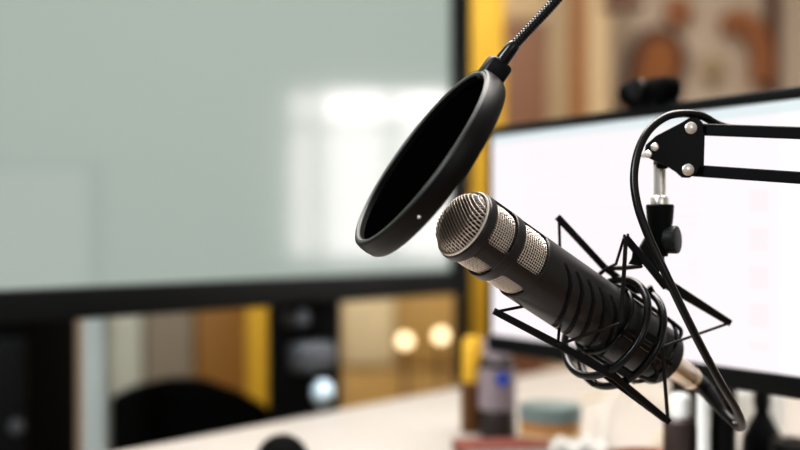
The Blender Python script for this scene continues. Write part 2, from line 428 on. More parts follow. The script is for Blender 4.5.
def r_cage(t, d):
    r = RB + (0.0006 if t < t_r1 + 0.0005 else 0.0002)
    if t < 0.0022: r -= 0.0012 * (1 - t / 0.0022) ** 2
    for e in (t_w1, t_r0, t_r1):
        x = abs(t - e)
        if x < 0.0012: r -= 0.0005 * (1 - x / 0.0012) ** 2
    return r
grid('head_cage', 0.0, t_b + 0.002, 110, 300, r_cage, keep_cage, M['mic'], 0.0017)
TG = [0.0785 + 0.0127 * k for k in range(5)]      # where each groove starts, at 37 degrees
GS = [(44, -0.001), (37, 0.0), (26, 0.0055), (14, 0.0098), (-2, 0.0128), (-12, 0.0156), (-30, 0.0200), (-62, 0.0285), (-90, 0.034), (-180, 0.05)]
def gshift(d):         # the grooves sweep back as they run down the side
    for (a, x), (c_, y) in zip(GS, GS[1:]):
        if d >= c_: return x + (y - x) * (a - d) / (a - c_) if d <= a else x
    return GS[-1][1]
def sstep(x): x = max(0, min(1, x)); return x * x * (3 - 2 * x)
def r_body(t, d):
    r = RB + 0.0003
    if t < t_b + 0.003: r -= 0.0012 * (1 - (t - t_b) / 0.003) ** 2
    if t > t_end - 0.035: r -= 0.0026 * sstep((t - t_end + 0.035) / 0.012)
    if t > t_end - 0.004: r -= 0.004 * ((t - t_end + 0.004) / 0.004) ** 2
    dd = (d + 180) % 360 - 180
    for g in TG:
        x = abs(t - g - gshift(dd)) / 0.0022
        if x < 1:
            ang = sstep((40 - dd) / 5) if dd > -40 else sstep((dd + 92) / 8)
            r -= 0.0026 * (1 - x ** 4) * ang
    return r
body = grid('body', t_b, t_end, 460, 220, r_body, None, M['mic'])
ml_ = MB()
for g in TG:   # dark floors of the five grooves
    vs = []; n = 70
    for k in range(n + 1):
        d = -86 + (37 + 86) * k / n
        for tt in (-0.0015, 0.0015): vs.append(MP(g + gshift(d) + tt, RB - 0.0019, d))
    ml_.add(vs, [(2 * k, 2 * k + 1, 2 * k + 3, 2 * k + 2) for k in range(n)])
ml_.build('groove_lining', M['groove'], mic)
MB().lathe([(0.004, 0.0), (0.004, 0.0222), (t_b + 0.004, 0.0222), (t_b + 0.004, 0.0)], P0, AX, 64).build('foam_core', M['core'], mic)
# dome core + wire grille
RD = 0.0238; HD = 0.0090
RFL = 0.0180
def dome(r):
    q = min(1.0, max(0.0, (r - RFL) / (RD - RFL)))
    return -HD * (1 - (0.35 * q + 0.65 * q * q)) - 0.0012 * (1 - min(1, r / RFL) ** 2)
mb = MB(); mb.lathe([(dome(RD * k / 14) + 0.0022, max(1e-5, RD * k / 14 - 0.0006)) for k in range(15)], P0, AX, 48); mb.build('dome_lining', M['core'], mic)
mb = MB(); ca, sa = math.cos(math.radians(-21)), math.sin(math.radians(-21)); pitch = 0.0020
for fam in (0, 1):
    pd = 0.0024 if fam == 0 else 0.0021; k = -13
    while k <= 13:
        q = k * pd
        if abs(q) < RD - 0.0004:
            h = math.sqrt((RD - 0.0001) ** 2 - q * q); pts = []
            n = max(6, int(h / 0.0011))
            for j in range(n + 1):
                s_ = -h + 2 * h * j / n; a_, b_ = (s_, q) if fam == 0 else (q, s_)
                rr = math.hypot(a_, b_)
                x = a_ * ca - b_ * sa; y = a_ * sa + b_ * ca
                wv = -0.0005 if fam == 0 else 0.0005
                pts.append(P0 + AX * (dome(min(rr, RD)) + wv) + E1 * x + E2 * y)
            mb.tube(pts, 0.00049 if fam == 0 else 0.00026, 6)
        k += 1
lab(mb.build('dome_grille', M['wire'], mic, ang=80), 'domed silver wire grille on the front')
mb = MB(); N_ = 76
def bandr(t, a, bb): return 0.0238 + 0.0011 * math.sin(PI * (t - a) / (bb - a))
for (a, bb) in ((t_w1 - 0.001, t_r0 + 0.001), (t_r1 - 0.001, t_b + 0.001)):
    for k in range(N_):
        d = 360 * k / N_
        mb.tube([MP(a + (bb - a) * j / 10, bandr(a + (bb - a) * j / 10, a, bb) + 0.0002 * (-1) ** (k + j), d) for j in range(11)], 0.00031, 5)
    n = int((bb - a) / pitch)
    for j in range(1, n):
        t = a + (bb - a) * j / n
        mb.tube([MP(t, bandr(t, a, bb) - 0.0002 * (-1) ** (k + j), 360 * k / 120) for k in range(120)], 0.00031, 5, closed=True)
lab(mb.build('side_grille', M['wire'], mic, ang=80), 'silver wire mesh in the side windows')
mb = MB(); mb.tube([MP(-0.0005, 0.0249, 360 * k / 96) for k in range(96)], 0.0010, 8, closed=True)
lab(mb.build('rim', M['rim'], mic), 'thin bright metal rim')
MB().lathe([(t_end - 0.002, 0.0), (t_end - 0.002, 0.0195), (t_end + 0.001, 0.0195), (t_end + 0.002, 0.018), (t_end + 0.002, 0.0)], P0, AX, 48).build('end_cap', M['black_satin'], mic)

# ================================================================== microphone cable with its plug
tc0 = t_end + 0.001; tc1 = tpx(694)
cbz = MP(tc0, 0, 0)
cable = thing('microphone_cable', cbz, 'black microphone cable looping down from the boom arm to a silver plug', 'cable')
lab(MB().lathe([(tc0 + 0.001, 0.0), (tc0 + 0.001, 0.0094), (tc0 + 0.004, 0.0099), (tc1 - 0.008, 0.0099), (tc1 - 0.007, 0.0092), (tc1 - 0.005, 0.0092), (tc1 - 0.004, 0.0097), (tc1 - 0.001, 0.0090), (tc1, 0.0)], P0, AX, 40).build('plug', M['connector'], cable), 'silver plug in the end of the microphone')
Q0 = MP(tc1 - 0.002, 0, 0); Q1 = MP(tc1 + 0.012, 0, 0)
cpts = [(790, 132, .838), (745, 130, .850), (720, 125.5, .850), (703, 116.5, .846), (688, 113.5, .842), (668, 116, .836), (650, 129, .83), (638.5, 150, .824), (634, 177, .818), (637.5, 205, .812), (648, 235, .806), (663, 268, .80), (682, 308, .80), (703, 350, .806), (722, 385, .822), (736, 409, .845), (742, 424, .868), (737.5, 427, .888), (725, 414, .903)]
path = [W(*p) for p in cpts] + [Q1.lerp(W(725, 414, .903), 0.45), Q1]
MB().tube(path, 0.00305, 14, smooth=8).build('sheath', M['black_rubber'], cable)
bp = spline([W(733, 422, .895), W(722, 411, .905), Q1.lerp(W(725, 414, .903), 0.4), Q1, Q0], 8)
MB().tube(bp, 0.005, 16, rf=lambda s: 0.0036 + 0.0042 * sstep(s)).build('strain_relief', M['black_rubber'], cable)

# ================================================================== shock mount
smt = thing('shock_mount', W(604, 331, 0.86), 'black metal shock mount with elastic cords cradling the microphone', 'shock mount')
RC = W(605, 327, 0.862)
def RP(off, r, deg): a = math.radians(deg); return RC + AX * off + (E1 * math.cos(a) + E2 * math.sin(a)) * r
for off in (0.0, 0.0185):
    MB().tube([RP(off, 0.0415, 360 * k / 96) for k in range(96)], 0.0030, 12, closed=True).build('outer_ring', M['black_gloss'], smt)
for d in (15, 88, 150, 205, 270, 330):
    MB().ribbon([RP(-0.002, 0.0415, d), RP(0.0205, 0.0415, d)], 0.006, 0.0035, RP(0, 1, d + 90) - RC).build('ring_bridge', M['black_satin'], smt)
view = V((0, -1, 0))
def perp(p, q): return (W(*q) - W(*p)).cross(view).normalized()
def bar(pl, wd, th=0.003, smooth=0):
    return MB().ribbon([W(*p) for p in pl], (wd[0] * 1.12, wd[1] * 1.12) if isinstance(wd, tuple) else wd * 1.12, th, perp(pl[0], pl[-1]), 0.4, smooth).build('arm', M['black_gloss'], smt, ang=25)
bar([(557.5, 217, .872), (604, 267, .880), (634, 290, .884)], 0.0046)
bar([(625, 237, .838), (650, 267, .838), (666, 287, .842)], 0.0050)
bar([(668, 284.5, .862), (730, 323, .885)], (0.0072, 0.0046))
bar([(494, 311, .818), (557, 344, .826), (612, 375, .833)], (0.0044, 0.0060))
bar([(603, 367, .834), (669, 422, .848)], (0.0052, 0.0046)); bar([(598, 371, .838), (664, 420, .852)], (0.0032, 0.0030))
bar([(592, 281, .880), (606, 268.5, .879), (624, 268, .868), (641, 266, .846)], 0.0028)
MB().prism([W(633, 249, .8385), W(644, 263, .8385), (W(640, 265.5, .8385)), W(628.5, 264, .8385), W(632, 258, .8385)], view, 0.0022).build('gusset', M['black_satin'], smt)
bar([(649.5, 286, .868), (656, 298, .872)], 0.003)
mb = MB()
for p in ((624.5, 236, .838), (628, 235.2, .840)): mb.tube([W(p[0], p[1] - 1.5, p[2]), W(p[0] - .5, p[1] + 5, p[2])], 0.0010, 8)
mb.build('hook', M['black_gloss'], smt)
def cord(*pl, r=0.0011):
    return MB().tube([W(*p) for p in pl], r, 8).build('elastic_cord', M['cord'], smt)
cord((559, 219, .871), (560, 251, .874), (562, 262, .877))
cord((495, 312, .816), (528, 305.5, .828), (545, 303, .846))
cord((626, 238, .835), (621, 323, .8235), r=0.0016); cord((621, 323, .8235), (559, 344.5, .823))
cord((624, 238, .836), (616, 264, .852), (603, 270, .876))
cord((558, 344, .823), (559.5, 325, .838), (562, 318, .848))
cord((662, 346, .845), (668, 421, .848), r=0.0014); cord((664, 346, .848), (728, 323.5, .883))
# inner cradle gripping the barrel
RK = 0.0287
tk0, tk1 = tpx(603), tpx(647)
for t in (tk0, tk1):
    MB().tube([MP(t, RK, -150 + 290 * k / 60) for k in range(61)] if t == tk0 else [MP(t, RK, 6 * k) for k in range(60)], 0.0016, 10, closed=(t == tk1)).build('cradle_ring', M['black_gloss'], smt)
for d in (-2, 78, 150, -80):
    MB().ribbon([MP(tk0 - 0.003, RK, d), MP(tk1 + 0.003, RK, d)], 0.0046, 0.003, MP(0, 1, d + 90) - P0, 0.4).build('cradle_bar', M['black_gloss'], smt)
MB().tube([W(606, 365, .836), W(626, 371, .838), W(650, 380, .846), W(655.5, 379, .848), W(656.5, 372, .851), W(650, 362, .854)], 0.0016, 8, smooth=4).build('cradle_hook', M['black_gloss'], smt)
MB().tube([W(664, 316, .868), W(677, 326, .874), W(681, 331, .876), W(679, 338, .874), W(668, 344, .866), W(660, 347, .858)], 0.0016, 8, smooth=4).build('cradle_hook', M['black_gloss'], smt)
MB().tube([W(593.5 + 3.2 * math.cos(2 * PI * k / 20), 382.5 + 3.2 * math.sin(2 * PI * k / 20), .858) for k in range(20)], 0.0007, 6, closed=True).build('cord_loop', M['cord'], smt)
# swivel clamp between the mount and the stem of the arm
mb = MB(); D0 = 0.86
ctop = W(660, 204.5, D0)
mb.lathe([(0, 0.0), (0, 0.0100), (0.001, 0.0107), (0.010, 0.0101), (0.030, 0.0074), (0.040, 0.0060), (0.041, 0.0)], ctop, (0.0, 0, -1), 32)
mb.box(W(661, 232, D0), 0.013, 0.011, 0.034, None, 0.003)
mb.build('swivel_clamp', M['black_satin'], smt)
foot = [W(a, b_, D0) for a, b_ in ((645, 238), (662, 238), (664, 266), (656, 274), (650, 265), (644, 255), (639.5, 247.5))]
MB().prism(foot, view, 0.006).build('swivel_foot', M['black_satin'], smt, smooth=False)
ka = V((0.85, -0.52, 0.05)).normalized(); kc = W(668, 240, 0.856)
lab(MB().lathe([(0, 0.0), (0, 0.0085), (0.002, 0.0104), (0.0095, 0.0108), (0.0105, 0.0104), (0.011, 0.0094), (0.0108, 0.0)], kc - ka * 0.003, ka, 40).build('knob', mat('knob_grey', (0.018, 0.021, 0.025), 0.5), smt), 'round dark grey tightening knob')

# ================================================================== boom arm
DB = 0.845
arm = thing('boom_arm', W(690, 147, DB), 'black parallel-bar boom arm with a riveted triangular end bracket', 'boom arm')
pl = [(656, 136), (682, 122.5), (690, 117.5), (697, 117.5), (702.5, 123), (703, 134), (700, 166), (696, 173.5), (689, 177.8), (682, 177.5), (676, 172), (667.5, 166.5), (660, 163.5), (650, 158.5), (645, 152), (646, 145)]
pD = 0.838
MB().prism([W(a, b_, pD) for a, b_ in pl], view, 0.002).build('bracket_plate', M['black_satin'], arm, smooth=False)
MB().prism([W(a, b_, pD + 0.016) for a, b_ in pl], view, 0.002).build('bracket_plate', M['black_satin'], arm, smooth=False)
for (a, b_, r) in ((690.7, 128, .0046), (687.7, 169.8, .0046), (654.5, 147, .0032), (648, 154, .0030)):
    MB().lathe([(-0.016, 0.0), (-0.016, r * 0.7), (0.0, r * 0.9), (0.0003, r), (0.0012, r), (0.0022, r * 0.72), (0.0024, 0.0)], W(a, b_, pD - 0.001), view, 28).build('rivet', M['steel'], arm)
def at_px(px, py): return W(px, py, DB - 0.030 * (px - 700) / 100)
el_u, el_l = at_px(985, 139.6), at_px(985, 190.5)
for (a, b_) in (((694, 129.3), el_u), ((689, 170.3), el_l)):
    MB().ribbon([at_px(*a), b_], 0.0088, 0.0075, (0, 0, 1), 0.2).build('bar', M['black_satin'], arm, ang=20)
MB().ribbon([W(700.5, 133, pD + 0.006), W(699.6, 167, pD + 0.006)], 0.004, 0.010, (1, 0, 0), 0.2).build('spacer', M['black_satin'], arm)
stem = MB().lathe([(0, 0.0), (0, 0.0047), (0.0235, 0.0047), (0.024, 0.0058), (0.0258, 0.0070), (0.0312, 0.0070), (0.0316, 0.0), ], W(659.8, 165, D0), (0.0, 0.0, -1), 32)
lab(stem.build('stem', M['steel'], arm), 'polished steel stem under the bracket')
MB().box(W(661, 160, D0), 0.009, 0.016, 0.014, None, 0.002).build('stem_socket', M['black_satin'], arm)
# elbow, lower bars and foot beyond the frame
mid = (el_u + el_l) / 2
MB().prism([mid + V((x, 0, z)) for x, z in ((-.012, .03), (.012, .03), (.035, 0), (.012, -.03), (-.012, -.03), (-.02, 0))], view, 0.012).build('elbow_plate', M['black_satin'], arm, smooth=False)
ft = V((mid.x + 0.16, mid.y + 0.10, DZ))
for dx in (0.0, 0.03):
    MB().ribbon([mid + V((dx - .01, 0.0, 0)), ft + V((dx - .015, 0, 0.09))], 0.0088, 0.0075, (1, 0, 0), 0.2).build('bar', M['black_satin'], arm, ang=20)
MB().lathe([(0, 0.0), (0, 0.035), (0.012, 0.035), (0.014, 0.018), (0.095, 0.014), (0.10, 0.0)], ft, (0, 0, 1), 32).build('foot', M['black_satin'], arm)

# ================================================================== pop filter
pn = V((-0.80, -0.235, 0.575)).normalized()
pc = W(420.5, 157, 0.80)
pnear = (V((0, -1, 0)) - pn * V((0, -1, 0)).dot(pn)).normalized(); pmaj = pn.cross(pnear)
if pmaj.z < 0: pmaj = -pmaj
RO = 0.0785
pf = thing('pop_filter', pc, 'round black mesh pop filter on a gooseneck in front of the microphone', 'pop filter')
def lathe_closed(prof, o, ax, n):
    mb = MB().lathe(prof + [prof[0]], o, ax, n, cap=False); return mb
lathe_closed([(0.0, RO - 0.0062), (0.0012, RO - 0.0052), (0.0014, RO - 0.0022), (0.0004, RO - 0.0008), (-0.003, RO), (-0.008, RO + 0.0002), (-0.013, RO - 0.0004), (-0.0155, RO - 0.002), (-0.0155, RO - 0.0062)], pc, pn, 128).build('hoop', M['hoop'], pf, ang=30)
mb = MB().tube([pc + pn * 0.0000 + (pnear * math.cos(2 * PI * k / 128) + pmaj * math.sin(2 * PI * k / 128)) * (RO - 0.0042) for k in range(128)], 0.0019, 8, closed=True)
lab(mb.build('lip', M['lip'], pf), 'inner lip painted pale grey where it catches light')
MB().lathe([(-0.004, 0.0), (-0.004, RO - 0.006), (-0.005, RO - 0.006), (-0.005, 0.0)], pc, pn, 96).build('mesh_cloth', M['cloth'], pf)
psi = math.asin(0.47)
dotp = pc - pn * 0.008 + (pnear * math.cos(psi) - pmaj * math.sin(psi)) * (RO - 0.0002)
lab(MB().ball(dotp, 0.0012).build('screw', M['white_dot'], pf), 'tiny white screw')
cdir = pmaj
cx = pc + cdir * (RO + 0.006) - pn * 0.0075
CR = Matrix((pn, pn.cross(cdir), cdir)).transposed()
MB().box(cx - cdir * 0.004, 0.0185, 0.017, 0.020, CR, 0.004).build('clip', M['hoop'], pf)
g0 = cx + cdir * 0.001
gp = [g0, W(510.5, 49.5, .80), W(526, 32.5, .80), W(557, -1, .80), W(596, -48, .80), W(660, -110, .80), W(760, -140, .80), W(850, -90, .80), at_px(872, 60) + V((0, -.012, 0)), at_px(874, 122) + V((0, -.012, 0))]
MB().tube(spline([g0, W(510.5, 49.5, .80), W(515, 44.6, .80)], 8), 0.0036, 16, rf=lambda s: 0.0056 - 0.0012 * s).build('ferrule', M['black_gloss'], pf)
fine = spline(gp, 60); cnt = len(fine)
mb = MB(); n = 14
acc = 0.0; vs_r = []
lens = [0.0]
for i in range(1, cnt): lens.append(lens[-1] + (fine[i] - fine[i - 1]).length)
tot = lens[-1]
res = []; j = 0; stp = 0.0007
for k in range(int(tot / stp) + 1):
    s_ = k * stp
    while j < cnt - 2 and lens[j + 1] < s_: j += 1
    res.append(fine[j].lerp(fine[j + 1], (s_ - lens[j]) / max(1e-9, lens[j + 1] - lens[j])))
mb.tube(res, 0.0032, 12, rf=lambda s: 0.0038 + 0.00030 * math.sin(2 * PI * (s * tot) / 0.0024))
mb.build('gooseneck', M['black_gloss'], pf, ang=80)
MB().box(at_px(874, 136) + V((0, -.010, -0.001)), 0.02, 0.014, 0.03, None, 0.003).build('clamp', M['hoop'], pf)

# ================================================================== things on the desk
def on_desk(px, py):      # point of the table top seen at this pixel
    return W(px, py, HT * F / (py - 230))
UP = (0, 0, 1)
def turned(name, px, py, parts, label, cat, group=None):
    """lathe thing standing on the desk; parts: (name, material, profile[(z,r)...])"""
    b0 = on_desk(px, py); b0.z = DZ
    if len(parts) == 1:
        o = MB().lathe([(z * 1.2, q * 1.2) for z, q in parts[0][2]], b0, UP, 40).build(name, parts[0][1], base=b0); return tag(o, label, cat, group), b0
    o = thing(name, b0, label, cat, group)
    for (nm, m, prof) in parts: MB().lathe([(z * 1.2, q * 1.2) for z, q in prof], b0, UP, 40).build(nm, m, o)
    return o, b0
bo, bb0 = turned('bottle', 497, 436, [
    ('body', M['bottle_dark'], [(0, 0), (0, .0185), (.002, .0205), (.022, .0205), (.023, .0200), (.075, .0200), (.083, .0185), (.088, .012), (.093, .010), (.093, 0)]),
    ('label_wrap', M['mauve'], [(.030, .0200), (.030, .0206), (.076, .0206), (.076, .0200)]),
    ('cap', M['mauve'], [(.086, 0), (.086, .0165), (.106, .0155), (.108, .014), (.108, 0)])],
    'dark bottle with mauve grey label and blue spot standing before the yellow post', 'bottle')
pe = bb0 + V((0.005, -0.0242, 0.078)); lab(MB().lathe([(0, 0), (0, .0085), (.0014, .0085), (.0014, 0)], pe, (0.1, -1, 0), 24).build('emblem', M['blue'], bo), 'round blue emblem')
turned('glue_tube', 472, 432, [
    ('body', M['amber'], [(0, 0), (0, .011), (.002, .0125), (.055, .0125), (.058, .010), (.058, 0)]),
    ('cap', M['yellow'], [(.056, 0), (.056, .0115), (.060, .0118), (.100, .0108), (.106, .008), (.107, 0)])],
    'slim dark tube with tall yellow cap left of the bottle', 'tube')
turned('round_tin', 550, 446, [
    ('body', M['tin_orange'], [(0, 0), (0, .030), (.002, .0315), (.026, .0315), (.028, .031), (.028, 0)]),
    ('lid', M['teal'], [(.028, 0), (.028, .0325), (.042, .0325), (.044, .031), (.044, 0)]),
    ('band', M['cream'], [(.010, .0313), (.010, .0320), (.016, .0320), (.016, .0313)])],
    'round orange tin with teal grey lid in front of the monitor', 'tin')
bk = on_desk(505, 455); bk.z = DZ
bkt = thing('book', bk, 'red covered book lying flat at the bottom edge near the bottle', 'book')
BR = rotz((1, 0.15)); MB().box(bk + V((0, 0, .0075)), 0.112, 0.06, 0.012, BR).build('pages', M['paper'], bkt, smooth=False)
mb = MB(); mb.box(bk + V((0, 0, .0007)), 0.116, 0.064, 0.0014, BR); mb.box(bk + V((0, 0, .0142)), 0.116, 0.064, 0.0014, BR); mb.box(bk + BR @ V((-.0575, 0, .0075)), 0.0015, 0.064, 0.015, BR)
mb.build('cover', M['red'], bkt, smooth=False)
pp = on_desk(578, 458); pp.z = DZ
mb = MB(); vs = []; nx = 14
for i in range(nx + 1):
    for k in range(nx + 1):
        x = (i / nx - .5) * 0.062; y = (k / nx - .5) * 0.05
        vs.append(pp + V((x, y, 0.014 + 0.006 * math.sin(i * .9 + k * .4) + 0.004 * math.sin(k * 1.1))))
mb.add(vs, [(i * (nx + 1) + k, i * (nx + 1) + k + 1, (i + 1) * (nx + 1) + k + 1, (i + 1) * (nx + 1) + k) for i in range(nx) for k in range(nx)])
o = mb.build('paper_tissue', M['paper'], base=pp); md = o.modifiers.new('s', 'SOLIDIFY'); md.thickness = 0.012; md.offset = -1
tag(o, 'crumpled white paper in front of the round orange tin', 'paper')
turned('bowl', 648, 496, [('bowl', M['copper'], [(0, 0), (0, .018), (.004, .022), (.022, .034), (.034, .037), (.034, .034), (.022, .030), (.008, .018), (.008, 0)])],
       'orange brown bowl below the shock mount at the bottom edge', 'bowl')
wp = [on_desk(690, 440), on_desk(655, 410), on_desk(628, 404), on_desk(606, 420), on_desk(604, 440), on_desk(600, 462)]
o = MB().tube([p + V((0, 0, 0.0022 + h)) for p, h in zip(wp, (0, .022, .03, .026, .016, .006))], 0.0019, 10, smooth=8).build('charging_cable', M['paper'], base=wp[0])
tag(o, 'thin white cable curling over the desk below the shock mount', 'cable')
wp = [on_desk(575, 405), on_desk(610, 395), on_desk(650, 400), on_desk(672, 420), on_desk(655, 445)]
o = MB().tube([p + V((0, 0, 0.002 + h)) for p, h in zip(wp, (0, .004, .012, .008, 0))], 0.002, 10, smooth=8).build('charging_cable', M['cream'], base=wp[0])
tag(o, 'thin cream cable lying behind the curled white cable', 'cable')
turned('glass_jar', 681, 500, [
    ('jar', M['brown_dark'], [(0, 0), (0, .013), (.002, .0145), (.066, .0145), (.069, .011), (.069, 0)]),
    ('lid', M['white_gloss'], [(.069, 0), (.069, .0082), (.072, .0088), (.086, .0084), (.089, .006), (.090, 0)])],  # white round top shapes a blurred white disc
    'small dark jar with white round top under the monitor', 'jar')
turned('marker_pen', 704, 508, [
    ('barrel', M['white_gloss'], [(0, 0), (0, .004), (.001, .0055), (.066, .0055), (.066, 0)]),
    ('cap', M['white_gloss'], [(.066, 0), (.066, .0059), (.094, .0056), (.096, .004), (.096, 0)])],
    'thick white marker standing upright right of the dark jar', 'marker')
turned('canister', 723, 505, [('body', M['black_satin'], [(0, 0), (0, .009), (.002, .0102), (.080, .0102), (.083, .008), (.083, 0)])],
       'plain black canister right of the white marker', 'canister')
turned('spray_bottle', 762, 462, [
    ('body', M['black_satin'], [(0, 0), (0, .018), (.003, .0205), (.024, .0190), (.042, .010), (.048, .0068), (.056, .0065), (.056, 0)]),
    ('cap', M['black_gloss'], [(.054, 0), (.054, .0085), (.072, .0078), (.074, .006), (.074, 0)])],
    'black cone shaped bottle under the right part of the monitor', 'bottle')
turned('cup', 741, 425, [('cup', M['white_gloss'], [(0, 0), (0, .010), (.004, .0125), (.042, .0150), (.043, .0140), (.043, .0125), (.006, .010), (.006, 0)])],  # cup profile gives form to a blurred white disc
       'small white rounded shape behind the cable loop, left of the cone bottle', 'cup')
turned('cup', 776, 436, [('cup', M['white_gloss'], [(0, 0), (0, .007), (.004, .0085), (.046, .0098), (.047, .0090), (.047, .008), (.006, .007), (.006, 0)])],  # slim profile gives form to a tall white blur
       'narrow white upright shape just right of the cone bottle', 'cup')
turned('tape_roll', 792, 470, [('roll', M['black_rubber'], [(0, .010), (0, .019), (.002, .0205), (.026, .0205), (.028, .019), (.028, .010), (0, .010)])],
       'black tape roll in the bottom right corner', 'tape roll')
ms = on_desk(282, 462); ms.z = DZ
mo_ = thing('computer_mouse', ms, 'black computer mouse on the white desk at the bottom edge', 'mouse')
mb = MB(); vs = []; nu, nv = 28, 14
for i in range(nv + 1):
    f = i / nv
    for k in range(nu):
        a = 2 * PI * k / nu; s_ = math.sin(f * PI / 2)
        vs.append(ms + V((0.031 * s_ * math.cos(a), 0.052 * s_ * math.sin(a), 0.032 * math.cos(f * PI / 2) * (1 - .15 * math.sin(a) * s_) )))
mb.add(vs, [(i * nu + k, i * nu + (k + 1) % nu, (i + 1) * nu + (k + 1) % nu, (i + 1) * nu + k) for i in range(nv) for k in range(nu)] + [tuple(nv * nu + k for k in range(nu))])
mb.build('shell', M['black_fabric'], mo_)
MB().lathe([(-.003, 0), (-.003, .006), (.003, .006), (.003, 0)], ms + V((0, 0.03, .0215)), (1, 0, 0), 20).build('scroll_wheel', M['black_rubber'], mo_)

# ================================================================== behind: posts, cabinets, chair
def post(name, px0, px1, D, ztop, m, label, cat, depth=None):
    a, bq = W(px0, 230, D), W(px1, 230, D); w = bq.x - a.x
    c = V(((a.x + bq.x) / 2, D, ztop / 2))
    o = MB().box(c, w, depth or w, ztop, None, min(w, depth or w) * 0.08).build(name, m, base=(c.x, c.y, 0)); return tag(o, label, cat)
post('post', 468, 503, 2.45, ZT, M['yellow'], 'tall yellow upright post between the pale screen and the lit monitor', 'post')
post('post', 248, 271, 2.5, 1.2, M['yellow'], 'short yellow upright seen under the pale screen beside its column', 'post')
M['post_grey'] = mat('post_pale_grey', (0.40, 0.45, 0.45), 0.35)
post('post', 86, 109, 1.72, 1.0, M['post_grey'], 'pale grey white upright seen below the left of the pale screen', 'post')
post('post', 455, 470, 2.35, 0.95, M['black_satin'], 'black upright below the right end of the pale screen', 'post')
def cab(name, px0, px1, D, depth, ztop, parts, label, cat, body):
    a, bq = W(px0, 230, D), W(px1, 230, D); w = bq.x - a.x; cx_ = (a.x + bq.x) / 2
    o = thing(name, (cx_, D + depth / 2, 0), label, cat)
    MB().box((cx_, D + depth / 2, ztop / 2), w, depth, ztop, None, 0.004).build('carcass', body, o)
    for (nm, m, q0, q1, z0, z1) in parts:
        x0, x1 = a.x + w * q0, a.x + w * q1
        MB().box(((x0 + x1) / 2, D - 0.009, (z0 + z1) / 2), x1 - x0, 0.018, z1 - z0, None, 0.003).build(nm, m, o)
    return o, a, w
cab('cupboard', 105, 247, 2.9, 0.4, 1.0, [('door', M['pale_panel'], 0.02, 0.27, 0.08, .97), ('door', M['grey_cream'], 0.29, 0.63, 0.08, .97), ('side_board', M['brown_wood'], 0.65, 0.99, 0.08, .97)],
    'cupboard with pale and brown panels seen below the pale screen', 'cupboard', M['brown_wood'])
o, a, w = cab('sideboard', 340, 470, 3.3, 0.4, 0.86, [('door', M['gold_wood'], 0.02, 0.49, 0.06, .60), ('door', M['gold_wood'], 0.51, 0.98, 0.06, .60), ('drawer', M['cream'], 0.02, 0.42, 0.62, .84), ('drawer', M['gold_wood'], 0.44, 0.98, 0.62, .84)],
    'golden wooden sideboard glowing warm beneath the right half of the pale screen', 'sideboard', M['gold_wood'])
for (px, py, nm) in ((405, 341, 'left, brighter globe lamp in front of the golden sideboard'), (441, 336, 'right, paler globe lamp in front of the golden sideboard')):
    c = W(px, py, 3.12); o = thing('globe_lamp', (c.x, c.y, 0), nm, 'lamp', 'small globe lamps by the sideboard')
    MB().ball(c, 0.017).build('bulb', M['bulb'], o)
    MB().lathe([(0, 0), (0, .05), (.012, .05), (.015, .006), (c.z - 0.016, .006), (c.z - 0.016, 0)], (c.x, c.y, 0), UP, 20).build('stand', M['dark_wood'], o)
bc, a, w = cab('black_cabinet', -75, 28, 1.95, 0.3, 0.89, [('door', M['black_satin'], 0.01, 0.99, 0.05, .83)], 'black cabinet at the far left below the pale screen', 'cabinet', M['black_fabric'])
MB().lathe([(0, 0), (0, .006), (.012, .006), (.016, .013), (.022, .012), (.024, 0)], W(20, 425, 1.932), view, 20).build('knob', M['grey_plastic'], bc)
# office chair, mostly hidden by the desk
ch = W(183, 230, 1.86); ch = V((ch.x, ch.y, 0))
chair = thing('office_chair', ch, 'black padded office chair tucked behind the desk left of the column', 'chair')
mb = MB(); vs = []; nu, nv = 26, 12
cz = HC - (470 - 230) * 1.86 / F
prof = []
for i in range(nu + 1):
    f = -1 + 2 * i / nu
    top = HC - (378 - 230) * 1.86 / F - 0.07 * abs(f) ** 2.6
    for k in range(nv + 1):
        g = -1 + 2 * k / nv
        z = cz - 0.14 + (top - cz + 0.14) * (k / nv)
        vs.append(ch + V((0.15 * f * (1 - .12 * max(0, g) ** 3), 0.05 * f * f - 0.02, z)))
mb.add(vs, [(i * (nv + 1) + k, i * (nv + 1) + k + 1, (i + 1) * (nv + 1) + k + 1, (i + 1) * (nv + 1) + k) for i in range(nu) for k in range(nv)])
o = mb.build('backrest', M['black_fabric'], chair); md = o.modifiers.new('s', 'SOLIDIFY'); md.thickness = 0.05; md.offset = 0
MB().box(ch + V((0, 0.2, 0.44)), 0.26, 0.36, 0.07, None, 0.03).build('seat', M['black_fabric'], chair)
MB().ribbon([ch + V((0, .05, .62)), ch + V((0, .03, .50)), ch + V((0, .12, .41)), ch + V((0, .2, .40))], 0.05, 0.012, (1, 0, 0), .3, 4).build('back_bracket', M['black_satin'], chair)
MB().lathe([(0.09, 0), (0.09, .03), (.25, .03), (.25, .02), (.41, .02), (.41, 0)], ch + V((0, .2, 0)), UP, 20).build('gas_column', M['steel'], chair)
for k in range(5):
    a_ = 2 * PI * k / 5 + .3; d = V((math.cos(a_), math.sin(a_), 0)); c0 = ch + V((0, .2, 0))
    lg = MB().ribbon([c0 + V((0, 0, .11)), c0 + d * .16 + V((0, 0, .075))], (0.05, 0.03), 0.025, UP, .3).build('leg', M['black_satin'], chair)
    MB().lathe([(-.012, 0), (-.012, .026), (.012, .026), (.012, 0)], c0 + d * .15 + V((0, 0, .027)), d.cross(V(UP)), 18).build('caster', M['black_rubber'], lg)

